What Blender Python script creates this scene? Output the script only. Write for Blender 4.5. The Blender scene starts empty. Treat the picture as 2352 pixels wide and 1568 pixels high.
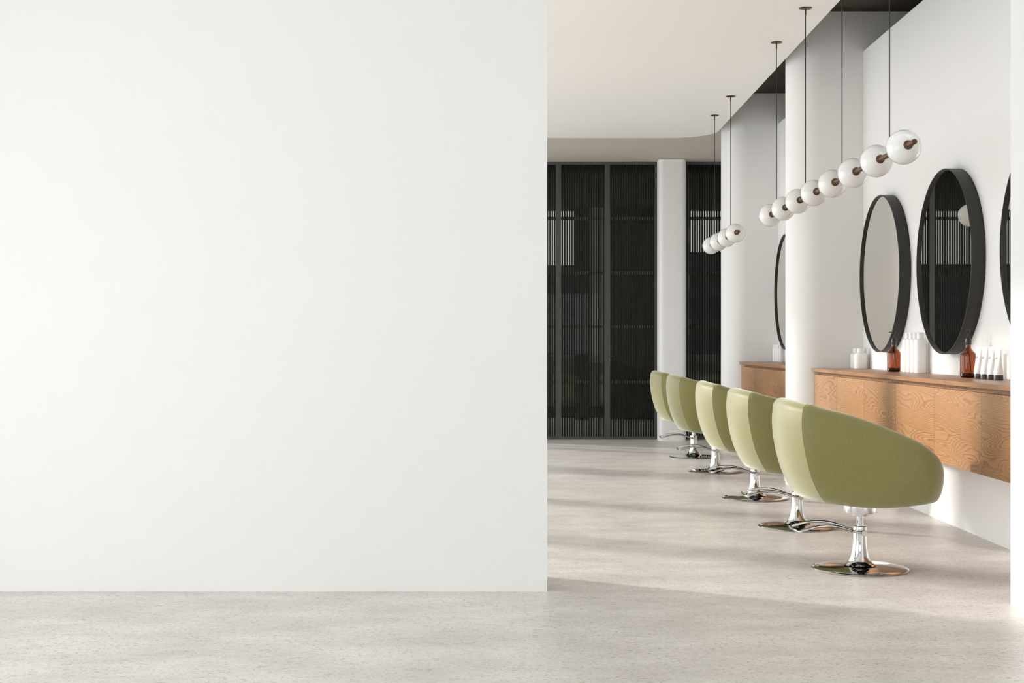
import bpy, bmesh, math, random
from mathutils import Vector, Matrix
random.seed(4)
PI = math.pi
S = bpy.context.scene
COL = S.collection
F, H = 3235.0, 1.1            # focal length in pixels, eye height

# ------------------------------------------------------------------ materials
def lin(r, g, b):
    f = lambda c: (c/255/12.92) if c/255 <= .04045 else ((c/255+.055)/1.055)**2.4
    return (f(r), f(g), f(b), 1)

def mat(name):
    m = bpy.data.materials.new(name); m.use_nodes = True
    nt = m.node_tree
    return m, nt, nt.nodes['Principled BSDF']

def N(nt, t, **kw):
    n = nt.nodes.new(t)
    for k, v in kw.items():
        if k in n.inputs: n.inputs[k].default_value = v
        else: setattr(n, k, v)
    return n

def simple(name, col, rough=.5, metal=0, bump=0, bscale=200, spec=.5, coat=0):
    m, nt, b = mat(name)
    b.inputs['Base Color'].default_value = col
    b.inputs['Roughness'].default_value = rough
    b.inputs['Metallic'].default_value = metal
    b.inputs['Specular IOR Level'].default_value = spec
    b.inputs['Coat Weight'].default_value = coat
    tc = N(nt, 'ShaderNodeTexCoord')
    nz = N(nt, 'ShaderNodeTexNoise', Scale=bscale, Detail=3.0)
    nt.links.new(tc.outputs['Object'], nz.inputs['Vector'])
    if bump:
        bp = N(nt, 'ShaderNodeBump', Strength=bump, Distance=.002)
        nt.links.new(nz.outputs['Fac'], bp.inputs['Height'])
        nt.links.new(bp.outputs['Normal'], b.inputs['Normal'])
    return m

def plaster(name, col):
    m, nt, b = mat(name)
    tc = N(nt, 'ShaderNodeTexCoord')
    nz = N(nt, 'ShaderNodeTexNoise', Scale=1.3, Detail=4.0)
    nt.links.new(tc.outputs['Object'], nz.inputs['Vector'])
    mx = N(nt, 'ShaderNodeMix', data_type='RGBA')
    mx.inputs[6].default_value = tuple(c*.985 for c in col[:3])+(1,)
    mx.inputs[7].default_value = col
    nt.links.new(nz.outputs['Fac'], mx.inputs[0])
    nt.links.new(mx.outputs[2], b.inputs['Base Color'])
    b.inputs['Roughness'].default_value = .7
    b.inputs['Specular IOR Level'].default_value = .25
    return m

def floor_mat():
    m, nt, b = mat('floor_stone')
    L = nt.links.new
    tc = N(nt, 'ShaderNodeTexCoord')
    def noise(sx, sy, scale, detail, rough=.55, dist=0):
        mp = N(nt, 'ShaderNodeMapping'); mp.inputs['Scale'].default_value = (sx, sy, 1)
        L(tc.outputs['Object'], mp.inputs['Vector'])
        n = N(nt, 'ShaderNodeTexNoise', Scale=scale, Detail=detail, Roughness=rough, Distortion=dist)
        L(mp.outputs['Vector'], n.inputs['Vector']); return n
    def ramp(n, p0, p1, c0=(0,0,0,1), c1=(1,1,1,1)):
        r = N(nt, 'ShaderNodeValToRGB')
        r.color_ramp.elements[0].position = p0; r.color_ramp.elements[1].position = p1
        r.color_ramp.elements[0].color = c0; r.color_ramp.elements[1].color = c1
        L(n.outputs['Fac'], r.inputs['Fac']); return r
    cloud = ramp(noise(1, 1.7, 2.2, 6, .6), .3, .72, lin(205,200,194), lin(233,229,224))
    fib = ramp(noise(1.0, 1.7, 34, 5, .62, 2.4), .36, .47, (1,1,1,1), (0,0,0,1))
    flk = ramp(noise(1.0, 2.2, 15, 3, .6, 2.0), .30, .36, (1,1,1,1), (0,0,0,1))
    lgt = ramp(noise(1.0, 2.0, 19, 4, .6, .8), .60, .74)
    def mixc(fac, a, colour, k):
        mu = N(nt, 'ShaderNodeMath', operation='MULTIPLY'); mu.inputs[1].default_value = k
        L(fac.outputs['Color'], mu.inputs[0])
        x = N(nt, 'ShaderNodeMix', data_type='RGBA'); x.inputs[7].default_value = colour
        L(mu.outputs[0], x.inputs[0]); L(a, x.inputs[6]); return x.outputs[2]
    c = mixc(fib, cloud.outputs['Color'], lin(152,143,131), .7)
    c = mixc(flk, c, lin(138,128,116), .6)
    c = mixc(lgt, c, lin(234,231,226), .35)
    L(c, b.inputs['Base Color'])
    rr = ramp(noise(1, 1.5, 9, 4), .3, .7, (.30,)*3+(1,), (.42,)*3+(1,))
    L(rr.outputs['Color'], b.inputs['Roughness'])
    b.inputs['Specular IOR Level'].default_value = .3
    bp = N(nt, 'ShaderNodeBump', Strength=.05, Distance=.002)
    L(fib.outputs['Color'], bp.inputs['Height']); L(bp.outputs['Normal'], b.inputs['Normal'])
    return m

def wood_mat(name, light, dark, sy, sz, rings, rough=.42, slope=1.9):
    m, nt, b = mat(name)
    L = nt.links.new
    tc = N(nt, 'ShaderNodeTexCoord'); oi = N(nt, 'ShaderNodeObjectInfo')
    mu = N(nt, 'ShaderNodeMath', operation='MULTIPLY'); mu.inputs[1].default_value = 37.0
    L(oi.outputs['Random'], mu.inputs[0])
    cb = N(nt, 'ShaderNodeCombineXYZ')
    for i in range(3): L(mu.outputs[0], cb.inputs[i])
    mp = N(nt, 'ShaderNodeMapping'); mp.inputs['Scale'].default_value = (sy, sy, sz)
    L(tc.outputs['Object'], mp.inputs['Vector'])
    ad = N(nt, 'ShaderNodeVectorMath', operation='ADD')
    L(mp.outputs[0], ad.inputs[0]); L(cb.outputs[0], ad.inputs[1])
    nz = N(nt, 'ShaderNodeTexNoise', Scale=1.0, Detail=1.6, Roughness=.42, Distortion=.35)
    L(ad.outputs[0], nz.inputs['Vector'])
    fine = N(nt, 'ShaderNodeTexNoise', Scale=16.0, Detail=2.0)
    L(ad.outputs[0], fine.inputs['Vector'])
    fm = N(nt, 'ShaderNodeMath', operation='MULTIPLY'); fm.inputs[1].default_value = .006
    L(fine.outputs['Fac'], fm.inputs[0])
    a2 = N(nt, 'ShaderNodeMath', operation='ADD'); L(nz.outputs['Fac'], a2.inputs[0]); L(fm.outputs[0], a2.inputs[1])
    sx = N(nt, 'ShaderNodeSeparateXYZ'); L(tc.outputs['Object'], sx.inputs[0])
    lz = N(nt, 'ShaderNodeMath', operation='MULTIPLY_ADD'); lz.inputs[1].default_value = slope
    L(sx.outputs['Z'], lz.inputs[0]); L(a2.outputs[0], lz.inputs[2]); a2 = lz
    m2 = N(nt, 'ShaderNodeMath', operation='MULTIPLY'); m2.inputs[1].default_value = rings
    L(a2.outputs[0], m2.inputs[0])
    fr = N(nt, 'ShaderNodeMath', operation='FRACT'); L(m2.outputs[0], fr.inputs[0])
    rp = N(nt, 'ShaderNodeValToRGB'); e = rp.color_ramp.elements
    e[0].position = 0; e[0].color = light
    e[1].position = 1; e[1].color = light
    x = e.new(.5); x.color = tuple(l*.8+d*.2 for l, d in zip(light, dark))
    x = e.new(.80); x.color = dark
    L(fr.outputs[0], rp.inputs['Fac'])
    cal = N(nt, 'ShaderNodeTexNoise', Scale=.9, Detail=1.0); L(ad.outputs[0], cal.inputs['Vector'])
    cr = N(nt, 'ShaderNodeMapRange'); cr.inputs['From Min'].default_value = .36; cr.inputs['From Max'].default_value = .62
    cr.inputs['To Min'].default_value = .5; L(cal.outputs['Fac'], cr.inputs['Value'])
    cx = N(nt, 'ShaderNodeMix', data_type='RGBA'); cx.inputs[6].default_value = tuple(l*.93+d*.07 for l, d in zip(light, dark))
    L(cr.outputs[0], cx.inputs[0]); L(rp.outputs['Color'], cx.inputs[7])
    # fine pore streaks along the grain
    mp2 = N(nt, 'ShaderNodeMapping'); mp2.inputs['Scale'].default_value = (9, 9, 150)
    L(tc.outputs['Object'], mp2.inputs['Vector'])
    st = N(nt, 'ShaderNodeTexNoise', Scale=1.0, Detail=3.0); L(mp2.outputs[0], st.inputs['Vector'])
    r2 = N(nt, 'ShaderNodeValToRGB'); r2.color_ramp.elements[0].position = .35; r2.color_ramp.elements[1].position = .7
    r2.color_ramp.elements[0].color = (.84, .82, .8, 1); r2.color_ramp.elements[1].color = (1.0, 1.0, 1.0, 1)
    L(st.outputs['Fac'], r2.inputs['Fac'])
    mx = N(nt, 'ShaderNodeMix', data_type='RGBA', blend_type='MULTIPLY'); mx.inputs[0].default_value = 1
    L(cx.outputs[2], mx.inputs[6]); L(r2.outputs['Color'], mx.inputs[7])
    # tone of each board
    hs = N(nt, 'ShaderNodeHueSaturation')
    mr = N(nt, 'ShaderNodeMapRange'); mr.inputs['To Min'].default_value = .86; mr.inputs['To Max'].default_value = 1.06
    L(oi.outputs['Random'], mr.inputs['Value']); L(mr.outputs[0], hs.inputs['Value'])
    L(mx.outputs[2], hs.inputs['Color'])
    L(hs.outputs['Color'], b.inputs['Base Color'])
    b.inputs['Roughness'].default_value = rough
    bp = N(nt, 'ShaderNodeBump', Strength=.08, Distance=.001)
    L(st.outputs['Fac'], bp.inputs['Height']); L(bp.outputs['Normal'], b.inputs['Normal'])
    return m

def leather_mat():
    m, nt, b = mat('olive_leather')
    L = nt.links.new
    tc = N(nt, 'ShaderNodeTexCoord')
    nz = N(nt, 'ShaderNodeTexNoise', Scale=170.0, Detail=4.0, Roughness=.6)
    vo = N(nt, 'ShaderNodeTexVoronoi', Scale=240.0)
    L(tc.outputs['Object'], nz.inputs['Vector']); L(tc.outputs['Object'], vo.inputs['Vector'])
    rp = N(nt, 'ShaderNodeValToRGB')
    rp.color_ramp.elements[0].position = .3; rp.color_ramp.elements[1].position = .75
    rp.color_ramp.elements[0].color = lin(117,112,60); rp.color_ramp.elements[1].color = lin(130,125,71)
    L(nz.outputs['Fac'], rp.inputs['Fac']); L(rp.outputs['Color'], b.inputs['Base Color'])
    b.inputs['Roughness'].default_value = .5
    b.inputs['Specular IOR Level'].default_value = .35
    b.inputs['Sheen Weight'].default_value = .75
    b.inputs['Sheen Tint'].default_value = (1, .99, .86, 1)
    b.inputs['Sheen Roughness'].default_value = .5
    bp = N(nt, 'ShaderNodeBump', Strength=.12, Distance=.0008)
    L(vo.outputs['Distance'], bp.inputs['Height']); L(bp.outputs['Normal'], b.inputs['Normal'])
    return m

def glass_mat(name, tint, refl=.08, rough=.0):
    m = bpy.data.materials.new(name); m.use_nodes = True
    nt = m.node_tree; nt.nodes.clear(); L = nt.links.new
    out = N(nt, 'ShaderNodeOutputMaterial')
    tr = N(nt, 'ShaderNodeBsdfTransparent'); tr.inputs['Color'].default_value = tint
    gl = N(nt, 'ShaderNodeBsdfGlossy', Roughness=rough)
    lw = N(nt, 'ShaderNodeLayerWeight', Blend=.5)
    pw = N(nt, 'ShaderNodeMath', operation='POWER'); pw.inputs[1].default_value = 4
    L(lw.outputs['Facing'], pw.inputs[0])
    fr = N(nt, 'ShaderNodeMath', operation='MULTIPLY_ADD'); fr.inputs[1].default_value = .5; fr.inputs[2].default_value = .022
    L(pw.outputs[0], fr.inputs[0])
    mx = N(nt, 'ShaderNodeMixShader')
    L(fr.outputs[0], mx.inputs[0]); L(tr.outputs[0], mx.inputs[1]); L(gl.outputs[0], mx.inputs[2])
    L(mx.outputs[0], out.inputs['Surface'])
    return m

def facade_mat(name, wall, pane, scale):
    m, nt, b = mat(name); L = nt.links.new
    tc = N(nt, 'ShaderNodeTexCoord')
    mp = N(nt, 'ShaderNodeMapping'); mp.inputs['Rotation'].default_value = (PI/2, 0, 0)
    L(tc.outputs['Object'], mp.inputs['Vector'])
    br = N(nt, 'ShaderNodeTexBrick', Scale=scale)
    br.offset = 0; br.inputs['Mortar Size'].default_value = .09
    br.inputs['Brick Width'].default_value = .6; br.inputs['Row Height'].default_value = .5
    br.inputs['Color1'].default_value = pane; br.inputs['Color2'].default_value = tuple(c*1.8 for c in pane[:3])+(1,)
    br.inputs['Mortar'].default_value = wall
    L(mp.outputs[0], br.inputs['Vector'])
    L(br.outputs['Color'], b.inputs['Base Color'])
    b.inputs['Roughness'].default_value = .6
    return m

def amber_mat():
    m, nt, b = mat('amber_glass')
    b.inputs['Base Color'].default_value = (.50, .215, .09, 1)
    b.inputs['Roughness'].default_value = .02
    b.inputs['Transmission Weight'].default_value = 1
    b.inputs['IOR'].default_value = 1.45
    tc = N(nt, 'ShaderNodeTexCoord'); nz = N(nt, 'ShaderNodeTexNoise', Scale=30.0)
    nt.links.new(tc.outputs['Object'], nz.inputs['Vector'])
    bp = N(nt, 'ShaderNodeBump', Strength=.03, Distance=.001)
    nt.links.new(nz.outputs['Fac'], bp.inputs['Height']); nt.links.new(bp.outputs['Normal'], b.inputs['Normal'])
    return m

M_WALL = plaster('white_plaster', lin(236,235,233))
M_CEIL = plaster('ceiling_paint', lin(240,238,234))
M_HEADER_SHADE = plaster('header_shade_tone', lin(192,185,174))  # header's shaded tone put into its base colour
M_VOID_SHADE = plaster('void_shade_tone', lin(62,56,47))  # shade of the ceiling void painted in as a dark colour
M_FLOOR = floor_mat()
M_OAK = wood_mat('oak_veneer', lin(186,140,93), lin(144,94,55), 1.15, 6.5, 28)
M_OAKTOP = wood_mat('oak_worktop', lin(178,130,86), lin(146,100,64), .7, 9.0, 9, .36)
M_LEATHER = leather_mat()
M_CHROME = simple('chrome', (.64,.64,.63,1), .06, 1)
M_STEEL = simple('brushed_steel', (.72,.72,.71,1), .22, 1)
M_BLACKMETAL = simple('matt_black_metal', lin(38,37,34), .5, 0, .02, 400)
M_FRAME = simple('graphite_window_frame', lin(74,74,72), .45, 0, .01, 300, .3)
M_SLAT = simple('charcoal_slat', lin(20,21,18), .45, 0, .01, 300, .15)
M_RAIL = simple('olive_rail', lin(92,96,66), .5)
M_BRONZE = simple('bronze', lin(94,68,50), .38, .75)
M_CABLE = simple('black_cable', lin(20,19,18), .5)
M_OPAL = simple('opal_glass', lin(234,233,231), .2, 0, 0, 50, .4, .15)
M_MIRROR = simple('silvered_mirror', (.76,.745,.71,1), .0, 1)
M_WHITEPLASTIC = simple('white_plastic', lin(238,237,235), .35)
M_BLACKPLASTIC = simple('black_plastic', lin(30,29,28), .35)
M_LINING = simple('black_lining', lin(26,25,23), .85, 0, .2, 300)
M_INK = simple('grey_ink', lin(150,152,152), .6)
M_AMBER = amber_mat()
M_LIQUID = simple('dark_liquid', lin(40,18,10), .1)
M_GLOBEGLASS = glass_mat('clear_globe_glass', (.995,.995,.993,1))
M_WINGLASS = glass_mat('smoked_window_glass', (.37,.372,.345,1))
M_CONCRETE = simple('terrace_concrete', lin(196,194,188), .8, 0, .1, 40)
M_DARKWALL = simple('dark_render', lin(58,58,52), .8, 0, .1, 40)
M_GREYWALL = simple('grey_render', lin(226,226,214), .8, 0, .1, 40)
M_HEDGE = simple('hedge_green', lin(44,52,30), .9, 0, .6, 30)
M_FAC1 = facade_mat('facade_slate', lin(64,70,74), lin(24,28,32), .28)
M_FAC2 = facade_mat('facade_stone', lin(96,96,90), lin(34,38,42), .22)
M_FAC3 = facade_mat('facade_dark', lin(46,50,48), lin(80,78,56), .3)

# ------------------------------------------------------------------ helpers
def link(name, bm, m, parent=None, smooth=None, mats=None):
    me = bpy.data.meshes.new(name)
    bmesh.ops.recalc_face_normals(bm, faces=bm.faces)
    bm.to_mesh(me); bm.free()
    for x in (mats or [m]): me.materials.append(x)
    if smooth is not None:
        for p in me.polygons: p.use_smooth = True
        if smooth < 180:
            me.set_sharp_from_angle(angle=math.radians(smooth))
    o = bpy.data.objects.new(name, me); COL.objects.link(o)
    if parent is not None: o.parent = parent
    return o

def thing(name, label, cat, loc=(0,0,0), group=None):
    o = bpy.data.objects.new(name, None); COL.objects.link(o)
    o.location = loc; o.empty_display_size = .1
    tag(o, label, cat, group); return o

def tag(o, label, cat, group=None):
    o['label'] = label; o['category'] = cat
    if group: o['group'] = group
    return o

def struct(o):
    o['kind'] = 'structure'; return o

def dup(root, loc, label):
    r = root.copy(); COL.objects.link(r); r.location = loc; r['label'] = label
    for ch in list(root.children):
        c = ch.copy(); COL.objects.link(c); c.parent = r
        for g in list(ch.children):
            d = g.copy(); COL.objects.link(d); d.parent = c
    return r

def box(bm, x0, x1, y0, y1, z0, z1, bev=0, seg=2):
    vs = [bm.verts.new((x, y, z)) for z in (z0, z1) for y in (y0, y1) for x in (x0, x1)]
    q = [(0,2,3,1),(4,5,7,6),(0,1,5,4),(2,6,7,3),(0,4,6,2),(1,3,7,5)]
    fs = [bm.faces.new([vs[i] for i in f]) for f in q]
    if bev:
        es = list({e for f in fs for e in f.edges})
        bmesh.ops.bevel(bm, geom=es, offset=bev, segments=seg, profile=.5, affect='EDGES')

def boxo(name, x0, x1, y0, y1, z0, z1, m, parent=None, bev=0):
    bm = bmesh.new(); box(bm, x0, x1, y0, y1, z0, z1, bev)
    return link(name, bm, m, parent)

def prism(bm, pts, z0, z1):
    n = len(pts)
    a = [bm.verts.new((x, y, z0)) for x, y in pts]; b = [bm.verts.new((x, y, z1)) for x, y in pts]
    bm.faces.new(a[::-1]); bm.faces.new(b)
    for i in range(n):
        j = (i+1) % n; bm.faces.new((a[i], a[j], b[j], b[i]))

def lathe(bm, prof, seg=48, c=(0,0,0), axis='z'):
    rings = []
    for r, z in prof:
        if r < 1e-6:
            ring = [bm.verts.new(place(0, 0, z, c, axis))]
        else:
            ring = [bm.verts.new(place(r*math.cos(2*PI*k/seg), r*math.sin(2*PI*k/seg), z, c, axis)) for k in range(seg)]
        rings.append(ring)
    for a, b in zip(rings, rings[1:]):
        for k in range(seg):
            j = (k+1) % seg
            if len(a) == 1 and len(b) == 1: continue
            if len(a) == 1: bm.faces.new((a[0], b[k], b[j]))
            elif len(b) == 1: bm.faces.new((a[k], a[j], b[0]))
            else: bm.faces.new((a[k], a[j], b[j], b[k]))

def place(x, y, z, c, axis):
    if axis == 'z': return (c[0]+x, c[1]+y, c[2]+z)
    if axis == 'y': return (c[0]+x, c[1]+z, c[2]-y)
    return (c[0]+z, c[1]+x, c[2]+y)

def sweep(bm, pts, rw, rh=None, seg=10, closed=False):
    rh = rh or rw; n = len(pts); P = [Vector(p) for p in pts]; rings = []
    for i in range(n):
        if closed: t = P[(i+1) % n]-P[i-1]
        else: t = P[min(i+1, n-1)]-P[max(i-1, 0)]
        t.normalize()
        up = Vector((0,0,1)) if abs(t.z) < .95 else Vector((1,0,0))
        s = t.cross(up).normalized(); u = s.cross(t)
        rings.append([bm.verts.new(P[i]+s*rw*math.cos(2*PI*k/seg)+u*rh*math.sin(2*PI*k/seg)) for k in range(seg)])
    m = n if closed else n-1
    for i in range(m):
        a, b = rings[i], rings[(i+1) % n]
        for k in range(seg):
            j = (k+1) % seg; bm.faces.new((a[k], a[j], b[j], b[k]))
    if not closed:
        bm.faces.new(rings[0][::-1]); bm.faces.new(rings[-1])

def catmull(pts, n):
    out = []; m = len(pts)
    for i in range(m-1):
        p0 = pts[max(i-1, 0)]; p1 = pts[i]; p2 = pts[i+1]; p3 = pts[min(i+2, m-1)]
        for k in range(n):
            t = k/n
            out.append(tuple(.5*((2*b)+(-a+c)*t+(2*a-5*b+4*c-d)*t*t+(-a+3*b-3*c+d)*t**3) for a, b, c, d in zip(p0, p1, p2, p3)))
    out.append(tuple(pts[-1])); return out

def interp(tab, x):
    if x <= tab[0][0]: return tab[0][1]
    for (a, va), (b, vb) in zip(tab, tab[1:]):
        if x <= b:
            t = (x-a)/(b-a); return va+(vb-va)*t
    return tab[-1][1]

# ------------------------------------------------------------------ the setting
bm = bmesh.new(); box(bm, -3.9, 3.6, -5, 16.0, -.12, 0); struct(link('floor', bm, M_FLOOR))
XW = 2.58                                     # mirror wall
# big partition in front on the left; extended left out of view to block sun from the front room
struct(boxo('wall_partition', -13, .109, 6.21, 6.60, -.1, 3.72, M_WALL))
# foreground wall on the right, its face along the view
struct(boxo('wall_right', 2.045, 3.6, -5, 5.90, 0, 3.72, M_WALL))
# mirror wall (lower than the ceiling, with a void over it) and the outer wall behind it
struct(boxo('wall_mirrors', XW, 2.72, 5.90, 15.95, 0, 3.30, M_WALL))
struct(boxo('wall_outer', 3.35, 3.6, 5.90, 16.1, 0, 3.72, M_VOID_SHADE))
struct(boxo('ceiling_upper', -3.9, 3.6, 6.60, 14.9, 3.60, 3.72, M_VOID_SHADE))
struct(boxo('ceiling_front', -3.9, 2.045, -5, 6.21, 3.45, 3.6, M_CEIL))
struct(boxo('void_light_block', .109, 3.35, 6.52, 6.60, 3.22, 3.72, M_VOID_SHADE))  # unseen panel added to keep front daylight out of the void
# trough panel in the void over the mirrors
struct(boxo('trim_1', 1.9, 3.35, 6.7, 10.16, 3.52, 3.56, M_VOID_SHADE))
# lowered ceiling with its rounded far corner
XE, ZC, YE, R = 1.967, 3.215, 14.61, .46
pts = [(-2.0, 6.6), (XE, 6.6)]
for k in range(25):
    a = PI/2*k/24
    pts.append((XE-R+R*math.cos(a), YE-R+R*math.sin(a)))
pts += [(-2.0, YE)]
bm = bmesh.new(); prism(bm, pts, ZC, ZC+.14); struct(link('ceiling', bm, M_CEIL))
# header over the back windows, its lower front edge a big round
hp = [(16.1, 3.72), (16.1, 3.13)]+[(15.80-.95*math.sin(PI/2*k/20), 3.63-.5*math.cos(PI/2*k/20)) for k in range(21)]+[(14.85, 3.72)]
bm = bmesh.new()
va = [bm.verts.new((-2.0, y, z)) for y, z in hp]; vb = [bm.verts.new((3.35, y, z)) for y, z in hp]
bm.faces.new(va); bm.faces.new(vb[::-1])
for k in range(len(hp)): bm.faces.new((va[k], va[(k+1) % len(hp)], vb[(k+1) % len(hp)], vb[k]))
struct(link('ceiling_window_side', bm, M_HEADER_SHADE, smooth=30))
# rounded piers on the mirror side
def pier(name, y0, t=.44):
    r = t/2; cx = 2.255
    p = [(3.35, y0), (cx, y0)]
    p = [(3.35, y0+t), (3.35, y0)]
    for k in range(41):
        a = -PI/2-PI*k/40
        p.append((cx+r*math.cos(a), y0+r+r*math.sin(a)))
    bm = bmesh.new(); prism(bm, p, 0, 3.6)
    return struct(link(name, bm, M_WALL, smooth=30))
pier('pillar_near', 10.66); pier('pillar_far', 14.20)
# column between the slatted windows at the back, rounded corners
def rrect(x0, x1, y0, y1, r, n=8):
    out = []
    for cx, cy, a0 in ((x1-r, y1-r, 0), (x0+r, y1-r, PI/2), (x0+r, y0+r, PI), (x1-r, y0+r, 3*PI/2)):
        for k in range(n+1):
            a = a0+PI/2*k/n; out.append((cx+r*math.cos(a), cy+r*math.sin(a)))
    return out
bm = bmesh.new(); prism(bm, rrect(1.519, 1.822, 15.66, 15.98, .055), 0, 3.13); struct(link('pillar_back', bm, M_WALL, smooth=30))
# left side: a wall of tall openings the sun comes through
openings = [(6.66, 9.06), (9.38, 11.04), (11.22, 13.38), (13.84, 16.05)]
XL = -2.0
bm = bmesh.new()
ys = [6.60]+[v for o in openings for v in o]+[16.1]
for a, b in zip(ys[::2], ys[1::2]): box(bm, XL-.3, XL, a, b, 0, 3.72)
for a, b in openings: box(bm, XL-.3, XL, a, b, 2.72, 3.72)
struct(link('wall_left', bm, M_WALL))
# front room, unseen left and rear walls: openings shaped to set its daylight
bm = bmesh.new()
box(bm, -3.9, -3.6, -5, 0, 0, 3.6); box(bm, -3.9, -3.6, 5.2, 6.21, 0, 3.6); box(bm, -3.9, -3.6, 0, 5.2, 2.4, 3.6); box(bm, -3.6, 2.045, -5, -4.8, 0, .8); box(bm, -3.6, 2.045, -5, -4.8, 2.35, 3.6)
struct(link('wall_front_left', bm, M_WALL))

# slatted windows along the back
YB = 15.89
edges = [.408-.5505*k for k in range(4, -1, -1)] + [.958, 1.523]
spans = list(zip(edges, edges[1:])) + [(1.823, 2.43)]
ZT = 3.13
def slat_window(name, x0, x1, handle=False, plain=False):
    root = bpy.data.objects.new(name, None); COL.objects.link(root); root.location = ((x0+x1)/2, YB, 0); struct(root)
    hw = (x1-x0)/2; fw = .029
    bm = bmesh.new()
    box(bm, -hw, -hw+fw, 0, .055, 0, ZT, .0015); box(bm, hw-fw, hw, 0, .055, 0, ZT, .0015)
    box(bm, -hw+fw, hw-fw, 0, .055, 0, .034, .003); box(bm, -hw+fw, hw-fw, 0, .055, ZT-.03, ZT, .003)
    link('frame', bm, M_FRAME, root)
    if plain:
        bm = bmesh.new(); box(bm, -hw+fw, hw-fw, .047, .053, .03, ZT-.03); link('glass_pane', bm, M_GLOBEGLASS, root); return root
    bm = bmesh.new(); n = int(round((2*hw-2*fw)/.0276)); st = (2*hw-2*fw)/n
    for k in range(n):
        c = -hw+fw+(k+.5)*st
        box(bm, c-.0084, c+.0084, .016, .028, .03, ZT-.03)
    link('slats', bm, M_SLAT, root)
    for z in (2.497, 1.882, 1.271, .647):
        bm = bmesh.new(); box(bm, -hw+fw, hw-fw, .028, .046, z-.017, z+.017); link('rail', bm, M_RAIL, root)
    bm = bmesh.new(); box(bm, -hw+fw, hw-fw, .047, .053, .03, ZT-.03); link('glass_pane', bm, M_WINGLASS, root)
    if handle:
        bm = bmesh.new(); lathe(bm, [(0,-.012),(.011,-.012),(.011,0)], 16, (-hw+.016, 0, .94), 'y')
        sweep(bm, [(-hw+.016,-.012,.94), (-hw+.016,-.03,.94), (-hw+.03,-.035,.94), (-hw+.075,-.035,.94)], .005)
        link('handle', bm, M_BLACKMETAL, root, 40)
    return root
for i, (a, b) in enumerate(spans):
    if i == len(spans)-2: slat_window('door_1', a, b, True)
    else: slat_window('window_%d' % (i+1), a, b, plain=b < -.6)  # unseen left windows made without slats to let sun onto the far floor

# outside: terrace and the city beyond
struct(boxo('terrace_floor', -14, 12, 16.1, 21.0, -.3, -.02, M_CONCRETE))
struct(boxo('terrace_roof', -6, 8, 16.1, 20.9, 3.04, 3.3, M_DARKWALL))
struct(boxo('terrace_wall', 1.28, 2.2, 20.4, 20.7, -.02, 3.04, M_DARKWALL))
struct(boxo('terrace_pillar', .75, .95, 20.2, 20.42, -.02, 3.04, M_DARKWALL))
struct(boxo('terrace_pier', 0.95, 1.27, 20.3, 20.5, .80, 3.04, M_GREYWALL))
struct(boxo('terrace_parapet', -14, 12, 20.8, 21.0, -.02, .16, M_DARKWALL))
def building(name, label, x0, x1, y0, y1, z1, m):
    o = boxo(name, -(x1-x0)/2, (x1-x0)/2, -(y1-y0)/2, (y1-y0)/2, 0, z1+30, m)
    o.location = ((x0+x1)/2, (y0+y1)/2, -30)
    return tag(o, label, 'building')
building('street_building', 'slate office block showing through the slats left of the door', -9, 4.6, 90, 100, 6.0, M_FAC1)
building('street_building', 'stone apartment block showing dimly through the door slats', 5.2, 8.35, 70, 80, 16, M_FAC2)
building('street_building', 'slate tower showing through the window right of the back column', 9.0, 16, 80, 92, 6.2, M_FAC1)
building('street_building', 'pale slate block whose roofline shows in the round mirror', -46, -10, 96, 106, 6.4, M_FAC1)
building('street_building', 'dark low block with small lit windows beneath the skyline', -22, 20, 60, 66, .5, M_FAC3)

# ------------------------------------------------------------------ salon chairs
UB = [(.325,-.185),(.338,-.205),(.352,-.224),(.375,-.243),(.409,-.266),(.479,-.297),(.5655,-.321),(.647,-.335),(.724,-.340),(.79,-.334),(.83,-.322)]
UF = [(.325,.293),(.345,.318),(.38,.337),(.44,.347),(.50,.347),(.56,.332),(.83,.27)]
WD = [(.325,.285),(.36,.312),(.42,.337),(.5,.354),(.6,.36),(.72,.354),(.79,.346),(.83,.335)]
ZTOP = [(-.45,.838),(-.36,.820),(-.31,.807),(-.25,.7935),(-.135,.768),(.018,.718),(.115,.680),(.2,.641),(.255,.608),(.3,.565)]
def smooth_i(tab, x):
    h = .012
    return (interp(tab, x-h)+2*interp(tab, x)+interp(tab, x+h))/4
def plan_ctrl(z):
    ub, uf, k = smooth_i(UB, z), smooth_i(UF, z), smooth_i(WD, z)/.36
    back = [(ub-.060, -.15*k), (ub-.073, 0), (ub-.060, .15*k), (ub, .292*k), (ub+.10, .42*k)]
    side = [(ub-.03, .25*k), (ub, .292*k), (ub*.78, .326*k), (ub*.44, .351*k), (.0, .36*k), (uf-.13, .343*k), (uf-.045, .302*k),
            (uf-.006, .232*k), (uf+.008, .12*k), (uf+.010, 0), (uf+.008, -.12*k)]
    return back, side
def cm(p, i, t):
    a, b, c, d = p[i-1], p[i], p[i+1], p[i+2]
    return tuple(.5*((2*q)+(-o+r)*t+(2*o-5*q+4*r-w)*t*t+(-o+3*q-3*r+w)*t**3) for o, q, r, w in zip(a, b, c, d))
def plan(part, s, z):
    """part 0: back panel, s 0..2 centre to seam; part 1: side, s 0..8 seam to front centre"""
    b, sd = plan_ctrl(z)
    p = b if part == 0 else sd
    i = min(int(s), (1 if part == 0 else 7)); t = s-i
    return cm(p, i+1, t)
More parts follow.
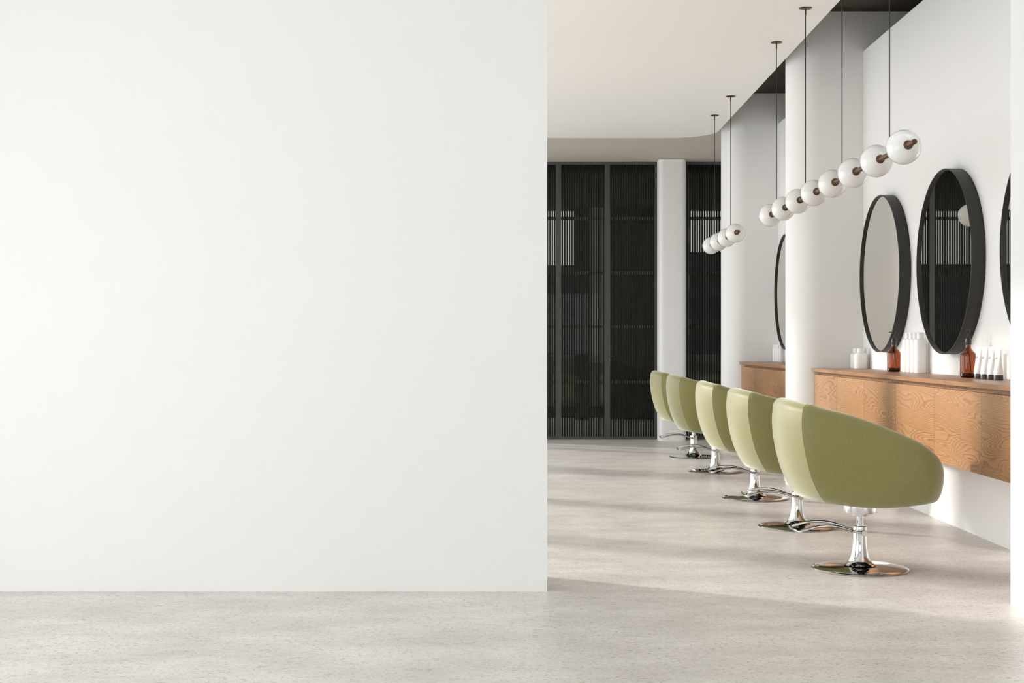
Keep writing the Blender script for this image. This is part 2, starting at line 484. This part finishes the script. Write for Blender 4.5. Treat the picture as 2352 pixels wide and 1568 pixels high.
def ztop(part, s):
    if part == 0:
        u = plan(0, s, .8)[0]
        return .829-.018*(s/2)**2
    u = plan(1, s, .62)[0]
    z = sum(interp(ZTOP, u+.012*j) for j in range(-3, 4))/7
    if s < .5: z = .811+(z-.811)*s/.5
    if s > 5: # round down to the seat front
        f = min(1, (s-5)/1.6); f = f*f*(3-2*f); z = z+(.455-z)*f
    return z
def column(part, s):
    zt = ztop(part, s); rr = .042
    if part == 1 and s > 4: f = min(1, (s-4)/2); rr = .042-.010*f*f*(3-2*f)
    rows = []
    u0, v0 = plan(part, s, .33); zb = .326+.33*(u0-.03)**2
    # underside, drawn in towards the middle
    for f, dz in ((.25, .012), (.55, .008), (.82, .004)): rows.append((u0*f+.03*(1-f), v0*f, zb+dz+.012))
    for a in (0, .5): rows.append((u0+( .03-u0)*(.06*(1-a)), v0*(1-.06*(1-a)), zb+.004*(1-a)))
    n = 16; ztt = zt-rr
    for k in range(n+1):
        t = k/n; z = zb+.006+(ztt-zb-.006)*t
        u, v = plan(part, s, z); rows.append((u, v, z))
    # rim
    e = .02
    a = plan(part, max(s-e, 0 if part else 0), ztt); b = plan(part, s+e if not (part == 0 and s > 1.97) else s, ztt)
    if part == 1 and s > 7.97: a, b = (a[0], a[1]), (a[0], a[1]-.01)
    if part == 0 and s < .03: a, b = (0, -.01), (0, .01)
    if part == 1 and s < .03: a, b = plan(0, 1.9, ztt), plan(1, .12, ztt)
    if part == 0 and s > 1.97: a, b = plan(0, 1.9, ztt), plan(1, .12, ztt)
    t = Vector((b[0]-a[0], b[1]-a[1]))
    nn = Vector((t.y, -t.x)).normalized()
    u, v = plan(part, s, ztt)
    if nn.dot(Vector((.03-u, -v))) < 0: nn = -nn
    # turn gradually into the direction the rim has at the seam
    pa, pb = plan(0, 1.9, ztt), plan(1, .12, ztt)
    ns = Vector((pb[1]-pa[1], pa[0]-pb[0])).normalized()
    if ns.dot(Vector((.03-u, -v))) < 0: ns = -ns
    f = max(0, 1-(abs(s-2)/.9 if part == 0 else s/1.3)); f = f*f*(3-2*f)
    nn = (nn*(1-f)+ns*f).normalized()
    for k in range(1, 11):
        an = PI-PI*k/10
        rows.append((u+nn.x*rr*(1+math.cos(an)), v+nn.y*rr*(1+math.cos(an)), ztt+rr*1.0*math.sin(an)))
    for k in range(1, 6):
        z = ztt-(ztt-.40)*k/5
        w = plan(part, s, max(z, .42)); rows.append((w[0]+nn.x*2*rr, w[1]+nn.y*2*rr, z))
    return rows
def skin(bm, cols):
    vc = [[bm.verts.new(p) for p in c] for c in cols]
    for a, b in zip(vc, vc[1:]):
        for k in range(len(a)-1): bm.faces.new((a[k], b[k], b[k+1], a[k+1]))
def mirror_v(c): return [(u, -v, z) for u, v, z in c]

def make_chair(label):
    t = thing('salon_chair', label, 'chair', (0,0,0), 'green salon chairs in a row')
    nb = 12
    cols = [column(0, 2*k/nb) for k in range(nb+1)]; under = [c[:5] for c in cols]; cols = [c[4:] for c in cols]
    bm = bmesh.new(); skin(bm, [mirror_v(c) for c in cols[::-1]]+cols[1:]); link('back_panel', bm, M_LEATHER, t, 180)
    ns = 64
    cols = [column(1, 8*k/ns) for k in range(ns+1)]; under += [c[:5] for c in cols]; cols = [c[4:] for c in cols]
    bm = bmesh.new(); skin(bm, cols+[mirror_v(c) for c in cols[::-1]][1:]); link('shell', bm, M_LEATHER, t, 180)
    bm = bmesh.new(); ring = [c[0] for c in under]
    skin(bm, under); skin(bm, [mirror_v(c) for c in under])
    bm.faces.new([bm.verts.new(p) for p in ring+[(u, -v, z) for u, v, z in ring[::-1]][1:-1]])
    link('underside', bm, M_LINING, t, 60)
    # piping along the two seams
    c = column(0, 2)
    for sg in (1, -1):
        bm = bmesh.new(); sweep(bm, [(u+.0012, sg*(v-.0006), z) for u, v, z in c[4:33]], .0016, seg=8); link('seam', bm, M_LEATHER, t, 180)
    # seat cushion
    bm = bmesh.new(); rings = []
    for f, z in ((.0,.41),(.8,.41),(.96,.425),(1.0,.455),(.97,.485),(.85,.50),(.5,.508),(0,.51)):
        ring = []
        for k in range(48):
            a = 2*PI*k/48; ca, sa = math.cos(a), math.sin(a); e = 2/3.6
            x = .02+.255*f*abs(ca)**e*(1 if ca >= 0 else -1); y = .262*f*abs(sa)**e*(1 if sa >= 0 else -1)
            ring.append((x, y, z))
        rings.append(ring)
    vr = [[bm.verts.new(p) for p in r] if i not in (0, 7) else [bm.verts.new((.02, 0, r[0][2]))] for i, r in enumerate(rings)]
    for a, b in zip(vr, vr[1:]):
        for k in range(48):
            j = (k+1) % 48
            if len(a) == 1: bm.faces.new((a[0], b[j], b[k]))
            elif len(b) == 1: bm.faces.new((a[k], a[j], b[0]))
            else: bm.faces.new((a[k], a[j], b[j], b[k]))
    link('seat_cushion', bm, M_LEATHER, t, 180)
    bm = bmesh.new()
    lathe(bm, [(0,.345),(.080,.345),(.081,.343),(.081,.277),(.080,.275),(.044,.275),(.043,.273),(.043,.262),(.042,.260),(0,.260)], 48)
    link('mounting_plate', bm, M_STEEL, t, 30)
    bm = bmesh.new(); lathe(bm, [(0,.264),(.0165,.264),(.0165,.19),(0,.19)], 32); link('gas_lift', bm, M_CHROME, t, 30)
    bm = bmesh.new()
    lathe(bm, [(0,.210),(.030,.210),(.0328,.2085),(.0335,.206),(.0335,.18),(.0338,.155),(.0355,.125),(.039,.095),(.045,.066),(.053,.044),(.063,.030),(.078,.0225),(.0,.020)], 64)
    link('pedestal', bm, M_CHROME, t, 40)
    bm = bmesh.new()
    lathe(bm, [(0,.0215),(.05,.0208),(.10,.0185),(.16,.0155),(.205,.0135),(.224,.0105),(.2305,.008),(.232,.0055),(.2305,.003),(.226,.0),(0,.0)], 96)
    link('base', bm, M_CHROME, t, 50)
    half = catmull([(.012,-.046,.180),(-.04,-.053,.190),(-.10,-.068,.210),(-.165,-.084,.2205),(-.235,-.096,.2155),(-.305,-.105,.196)], 8)
    loop = half+[(-.314,-.104,.193),(-.316,-.095,.1925),(-.318,-.05,.192),(-.319,0,.192),(-.318,.05,.192),(-.316,.095,.1925),(-.314,.104,.193)]+[(x,-y,z) for x,y,z in half[::-1]]
    bm = bmesh.new(); sweep(bm, loop, .0045, .0065, 10)
    for y in (-.046, .046): lathe(bm, [(0,-.007),(.013,-.007),(.0145,-.005),(.0145,.005),(.013,.007),(0,.007)], 24, (.012, y, .180), 'y')
    lathe(bm, [(0,-.045),(.008,-.045),(.008,.045),(0,.045)], 20, (.012, 0, .180), 'y')
    link('footrest', bm, M_CHROME, t, 40)
    return t
CX = 1.634
first = make_chair('olive green salon chair closest to the viewer, its whole round chrome base in view')
first.location = (CX, 6.82, 0)
dup(first, (CX, 8.375, 0), 'olive green salon chair directly behind the closest one, second in the row')
dup(first, (CX, 9.90, 0), 'olive green salon chair in the middle of the row of five')
dup(first, (CX, 11.93, 0), 'olive green salon chair fourth from the front, next to last')
dup(first, (CX, 13.44, 0), 'olive green salon chair at the far end of the row by the slatted doors')

# ------------------------------------------------------------------ pendants
XP, ZG, RG, STEP = 1.793, 2.0156, .0828, .510
def pendant(name, label, y0, n, joints):
    t = thing(name, label, 'pendant light', (XP, y0, ZG), 'globe pendant lights')
    bm = bmesh.new()
    lathe(bm, [(0,-RG-.106),(.0118,-RG-.106),(.0125,-RG-.1045),(.0125,STEP*(n-1)+RG+.008),(0,STEP*(n-1)+RG+.008)], 24, (0,0,0), 'y')
    link('rod', bm, M_BRONZE, t, 40)
    prof_o = [(RG*math.sin(PI*k/32), -RG*math.cos(PI*k/32)) for k in range(33)]
    ri = RG*.972
    prof_i = [(ri*math.sin(PI*k/32), -ri*math.cos(PI*k/32)) for k in range(33)]
    g0 = None
    for i in range(n):
        y = STEP*i
        if g0 is None:
            bm = bmesh.new(); lathe(bm, prof_i, 64, (0,0,0), 'y'); g = link('globe', bm, M_OPAL, t, 180)
            bm = bmesh.new(); lathe(bm, prof_o, 64, (0,0,0), 'y'); sh = link('glass_shell', bm, M_GLOBEGLASS, g, 180)
            fl = []
            for sg in (-1, 1):
                bm = bmesh.new()
                lathe(bm, [(.0120, sg*(RG+.006)),(.0190, sg*(RG+.0045)),(.0215, sg*(RG+.0025)),(.0220, sg*(RG-.001)),(.0220, sg*(RG-.006)),(.0120, sg*(RG-.006))], 32, (0,0,0), 'y')
                fl.append(link('end_collar', bm, M_BRONZE, g, 40))
            g0 = (g, sh, *fl)
        else:
            g = g0[0].copy(); COL.objects.link(g); g.parent = t
            for c in g0[1:]:
                d = c.copy(); COL.objects.link(d); d.parent = g
        g.location = (0, y, 0)
    top = ZC-ZG
    for j in joints:
        y = STEP*(j+.5)
        bm = bmesh.new(); lathe(bm, [(0,.0),(.0032,.0),(.0032,top-.044),(0,top-.044)], 12, (0, y, 0)); link('cable', bm, M_CABLE, t, 40)
        bm = bmesh.new(); lathe(bm, [(0,top),(.039,top),(.040,top-.001),(.040,top-.004),(.038,top-.0055),(.0055,top-.006),(.0052,top-.046),(.0,top-.046)], 40, (0, y, 0))
        link('canopy', bm, M_BRONZE, t, 40)
    return t
pendant('globe_pendant', 'long pendant light of eight white glass globes on a bronze rod, nearer of the two', 6.626, 8, (0, 2, 4, 6))
pendant('globe_pendant', 'short pendant light of four white globes further back, before the far pier', 11.87, 4, (0, 2))

# ------------------------------------------------------------------ cabinets and worktops
XC, XF = 2.186, 2.207      # worktop edge, door face
def make_cabinet():
    t = thing('wall_cabinet', '', 'cabinet', (0,0,0), 'wall hung oak cabinets')
    w = .778
    boxo('body', XF+.020, XW, .0005, w-.0005, .463, .853, M_OAK, t)
    boxo('door', XF, XF+.0185, .0018, w-.0018, .461, .855, M_OAK, t, .0008)
    boxo('recess_rail', 2.245, XW, .0005, w-.0005, .8535, .8785, M_OAK, t)
    return t
W = .778
labels = ['oak wall cabinet hung against the near white pier', 'oak wall cabinet second from the near pier',
          'oak wall cabinet third from the near pier, under the round mirror beside that pier', 'oak wall cabinet fourth from the near pier, partly behind the closest chair',
          'oak wall cabinet fifth from the near pier, right of the closest chair back', 'oak wall cabinet at the right end, cut off by the white wall edge']
c0 = make_cabinet()
for i, l in enumerate(labels):
    loc = (0, 10.66-W*(i+1), 0)
    if i == 0: c0.location = loc; c0['label'] = l
    else: dup(c0, loc, l)
W2 = (14.20-11.10)/4
for i, l in enumerate(['oak wall cabinet against the far pier, furthest from the viewer', 'oak wall cabinet second from the far pier, beside the near pier edge',
                       'oak wall cabinet in the far bay, mostly behind the near pier', 'oak wall cabinet in the far bay touching the back of the near pier']):
    d = dup(c0, (0, 14.20-W2*(i+1), 0), l)
def worktop(label, y0, y1):
    L2 = (y1-y0)/2
    o = boxo('worktop', -(XW-XC)/2, (XW-XC)/2, -L2, L2, 0, .0235, M_OAKTOP, None, .0015)
    o.location = ((XC+XW)/2, (y0+y1)/2, .8785)
    tag(o, label, 'worktop', 'oak worktops')
worktop('long oak worktop with amber pump bottles, right of the near pier', 10.66-W*6, 10.66)
worktop('oak worktop in the far bay, left of the near pier', 11.10, 14.20)
ZTP = .902

# ------------------------------------------------------------------ mirrors
def make_mirror():
    t = thing('round_mirror', '', 'mirror', (0,0,0), 'round black framed mirrors')
    R0 = .551; dpt = .08
    bm = bmesh.new()
    lathe(bm, [(R0-.007,-dpt+.018),(R0-.007,-dpt+.001),(R0-.0062,-dpt),(R0-.0015,-dpt),(R0,-dpt+.0015),(R0,-.001),(R0-.03,-.001)], 160, (0,0,0), 'x')
    link('frame', bm, M_BLACKMETAL, t, 30)
    bm = bmesh.new()
    lathe(bm, [(0,-dpt+.015),(R0-.0066,-dpt+.015),(R0-.0066,-dpt+.02),(0,-dpt+.02)], 160, (0,0,0), 'x')
    link('glass', bm, M_MIRROR, t)
    return t
mr = make_mirror()
ms = [(9.895, 'round black framed mirror next to the near pier, reflecting its plain face'), (8.39, 'round black framed mirror reflecting dark slatted windows and a white globe'),
      (6.83, 'round black framed mirror cut off by the white wall edge at the right'), (13.44, 'round black framed mirror in the far bay, half hidden by the near pier')]
ZM = 1.578
for i, (y, l) in enumerate(ms):
    if i == 0: mr.location = (XW, y, ZM); mr['label'] = l
    else: dup(mr, (XW, y, ZM), l)

# ------------------------------------------------------------------ bottles
def arc(cx, cz, r, a0, a1, n=6):
    return [(cx+r*math.cos(math.radians(a0+(a1-a0)*k/n)), cz+r*math.sin(math.radians(a0+(a1-a0)*k/n))) for k in range(n+1)]
def white_bottle(name, label, group, r, hb, rc, h, sh, seg=48):
    t = thing(name, label, 'bottle', (0,0,0), group)
    bm = bmesh.new()
    lathe(bm, [(0,0)]+arc(r-.004, .004, .004, -90, 0)+arc(r-sh, hb-sh, sh, 0, 90)+[(rc*.9, hb), (rc*.9, hb+.003), (0, hb+.003)], seg)
    link('body', bm, M_WHITEPLASTIC, t, 40)
    bm = bmesh.new()
    lathe(bm, [(0,hb+.002),(rc,hb+.002)]+arc(rc-.0025, h-.0025, .0025, 0, 90, 4)+[(0,h)], seg)
    link('cap', bm, M_WHITEPLASTIC, t, 40)
    return t
def row(proto, spots):
    for i, (x, y, l) in enumerate(spots):
        if i == 0: proto.location = (x, y, ZTP); proto['label'] = l
        else: dup(proto, (x, y, ZTP), l)
row(white_bottle('white_jar', '', 'short white jars', .0500, .117, .029, .151, .022),
    [(2.515, 10.47, 'short wide white jar, front one of the pair'), (2.515, 10.59, 'short wide white jar tucked behind its twin by the near pier')])
row(white_bottle('white_bottle', '', 'tall white bottles', .0385, .217, .0215, .258, .011),
    [(2.528, 8.945, 'tall white bottle at the front of its row of four on the worktop'),
     (2.528, 9.04, 'tall white bottle second from the front, between the two amber bottles'),
     (2.528, 9.135, 'tall white bottle third from the front, between the two amber bottles'),
     (2.528, 9.23, 'tall white bottle at the back of its row, closest to the first amber bottle')])
row(white_bottle('slim_white_bottle', '', 'slim white bottles in the far bay', .0235, .137, .0165, .172, .006, 32),
    [(2.528, 13.76, 'slim white bottle at the front of the far bay group'), (2.528, 13.88, 'slim white bottle second of the far bay group'),
     (2.528, 13.985, 'slim white bottle third of the far bay group'), (2.528, 14.09, 'slim white bottle at the back of the far bay group, left in view')])

def amber_bottle():
    t = thing('pump_bottle', '', 'bottle', (0,0,0), 'amber pump bottles')
    r = .0445; w = .0022
    def prof(o):
        return arc(r-.014-0*o, .014, .014-o, -90, 0, 6)+arc(r-.03, .118, .03-o, 0, 52, 8)+[(.0200-o*.8, .1545), (.0158-o, .164), (.0150-o, .172), (.0150-o, .186)]
    bm = bmesh.new()
    outer = [(0, 0)]+prof(0)
    inner = prof(w)[::-1]
    inner = [(x, max(z, .006)) for x, z in inner]+[(0, .006)]
    lathe(bm, outer+inner, 64)
    link('glass_body', bm, M_AMBER, t, 50)
    bm = bmesh.new()
    lathe(bm, [(0, .0064)]+[(x-.0003, max(z, .0064)) for x, z in arc(r-.014, .014, .014-w, -80, 0, 6)]+[(r-w-.0003, .026), (0, .026)], 48)
    link('liquid', bm, M_LIQUID, t, 50)
    bm = bmesh.new(); sweep(bm, [(0, 0, .19), (.004, -.003, .12), (.013, -.012, .03)], .0028, seg=10); link('dip_tube', bm, M_BLACKPLASTIC, t, 40)
    bm = bmesh.new()
    lathe(bm, [(0,.183),(.0168,.183),(.0174,.184),(.0174,.210),(.0165,.2115),(.0165,.2125),(.0125,.2205),(.0095,.2245),(.0052,.2285),(.0040,.236),(.0040,.243),(.0055,.249),(.0100,.258),(.0118,.2635),(.0116,.2655),(0,.2655)], 40)
    sweep(bm, [(0,0,.2625), (-.012,.004,.2630), (-.026,.008,.2625), (-.031,.0095,.2590)], .0033, seg=10)
    link('pump', bm, M_BLACKPLASTIC, t, 40)
    return t
row(amber_bottle(), [(2.475, 9.385, 'amber glass pump bottle in front of the mirror beside the near pier'),
                     (2.475, 7.82, 'amber glass pump bottle next to the black capped tubes')])

def tube():
    t = thing('cosmetic_tube', '', 'tube', (0,0,0), 'white tubes with black caps')
    bm = bmesh.new(); seg = 40; rings = []
    zs = [.027]+[.027+(.172-.027)*k/16 for k in range(1, 17)]
    for z in zs:
        f = (z-.027)/.145
        g = f**1.15
        rx = .0245*(1-g)+.0006; ry = .0245+.004*g
        rings.append([bm.verts.new((rx*math.cos(2*PI*k/seg), ry*math.sin(2*PI*k/seg), z)) for k in range(seg)])
    for a, b in zip(rings, rings[1:]):
        for k in range(seg):
            j = (k+1) % seg; bm.faces.new((a[k], a[j], b[j], b[k]))
    bm.faces.new(rings[0][::-1]); bm.faces.new(rings[-1])
    link('body', bm, M_WHITEPLASTIC, t, 60)
    bm = bmesh.new(); lathe(bm, [(0,0),(.0235,0),(.0245,.001),(.0245,.0265),(.0240,.0275),(0,.0275)], 40); link('cap', bm, M_BLACKPLASTIC, t, 40)
    def txt(s, size, z, y, nm):
        cu = bpy.data.curves.new(nm, 'FONT'); cu.body = s; cu.size = size; cu.extrude = .0002; cu.align_x = 'CENTER'
        cu.materials.append(M_INK)
        tmp = bpy.data.objects.new(nm+'_curve', cu); COL.objects.link(tmp)
        me = bpy.data.meshes.new_from_object(tmp.evaluated_get(bpy.context.evaluated_depsgraph_get()))
        bpy.data.objects.remove(tmp); o = bpy.data.objects.new(nm, me); COL.objects.link(o)
        f = (z-.027)/.145; g = f**1.15; rx = .0245*(1-g)+.0006
        o.rotation_euler = (PI/2-.155, 0, -PI/2); o.location = (-rx-.0004, y, z); o.parent = t
    txt('SIR', .0175, .108, .0, 'lettering'); txt('- -', .010, .098, .004, 'lettering_line')
    t.rotation_euler = (0, 0, math.radians(9))
    return t
tb = tube()
row(tb, [(2.462, 7.285, 'white tube with a black cap, rightmost and front of the four'), (2.462, 7.39, 'white tube with a black cap, second from the front of the four'),
         (2.462, 7.495, 'white tube with a black cap, third from the front of the four'), (2.462, 7.60, 'white tube with a black cap, next to the amber pump bottle')])

# ------------------------------------------------------------------ light
w = bpy.data.worlds.new('daylight'); S.world = w; w.use_nodes = True
bg = w.node_tree.nodes['Background']
bg.inputs['Color'].default_value = (.92, .96, 1.0, 1); bg.inputs['Strength'].default_value = 3.75
sl = bpy.data.lights.new('sun', 'SUN'); sl.energy = 3.2; sl.angle = math.radians(3.8); sl.color = (1, .95, .90)
so = bpy.data.objects.new('sun', sl); COL.objects.link(so)
el, az = math.radians(16.5), math.radians(31.2)
d = Vector((math.cos(az)*math.cos(el), -math.sin(az)*math.cos(el), -math.sin(el)))
so.rotation_euler = d.to_track_quat('-Z', 'Y').to_euler(); so.location = (-8, 16, 6)

# ------------------------------------------------------------------ camera
cam = bpy.data.cameras.new('camera'); co = bpy.data.objects.new('camera', cam); COL.objects.link(co)
co.location = (0, 0, H); co.rotation_euler = (PI/2, 0, 0)
cam.sensor_width = 36; cam.lens = 36*F/2352
cam.shift_x = -24/2352; cam.shift_y = 1/2352
cam.clip_end = 400
S.camera = co
S.view_settings.view_transform = 'Standard'; S.view_settings.look = 'None'
S.view_settings.gamma = 1; S.view_settings.use_curve_mapping = False
S.view_settings.exposure = 0
S.cycles.max_bounces = 14; S.cycles.diffuse_bounces = 7; S.cycles.transparent_max_bounces = 24
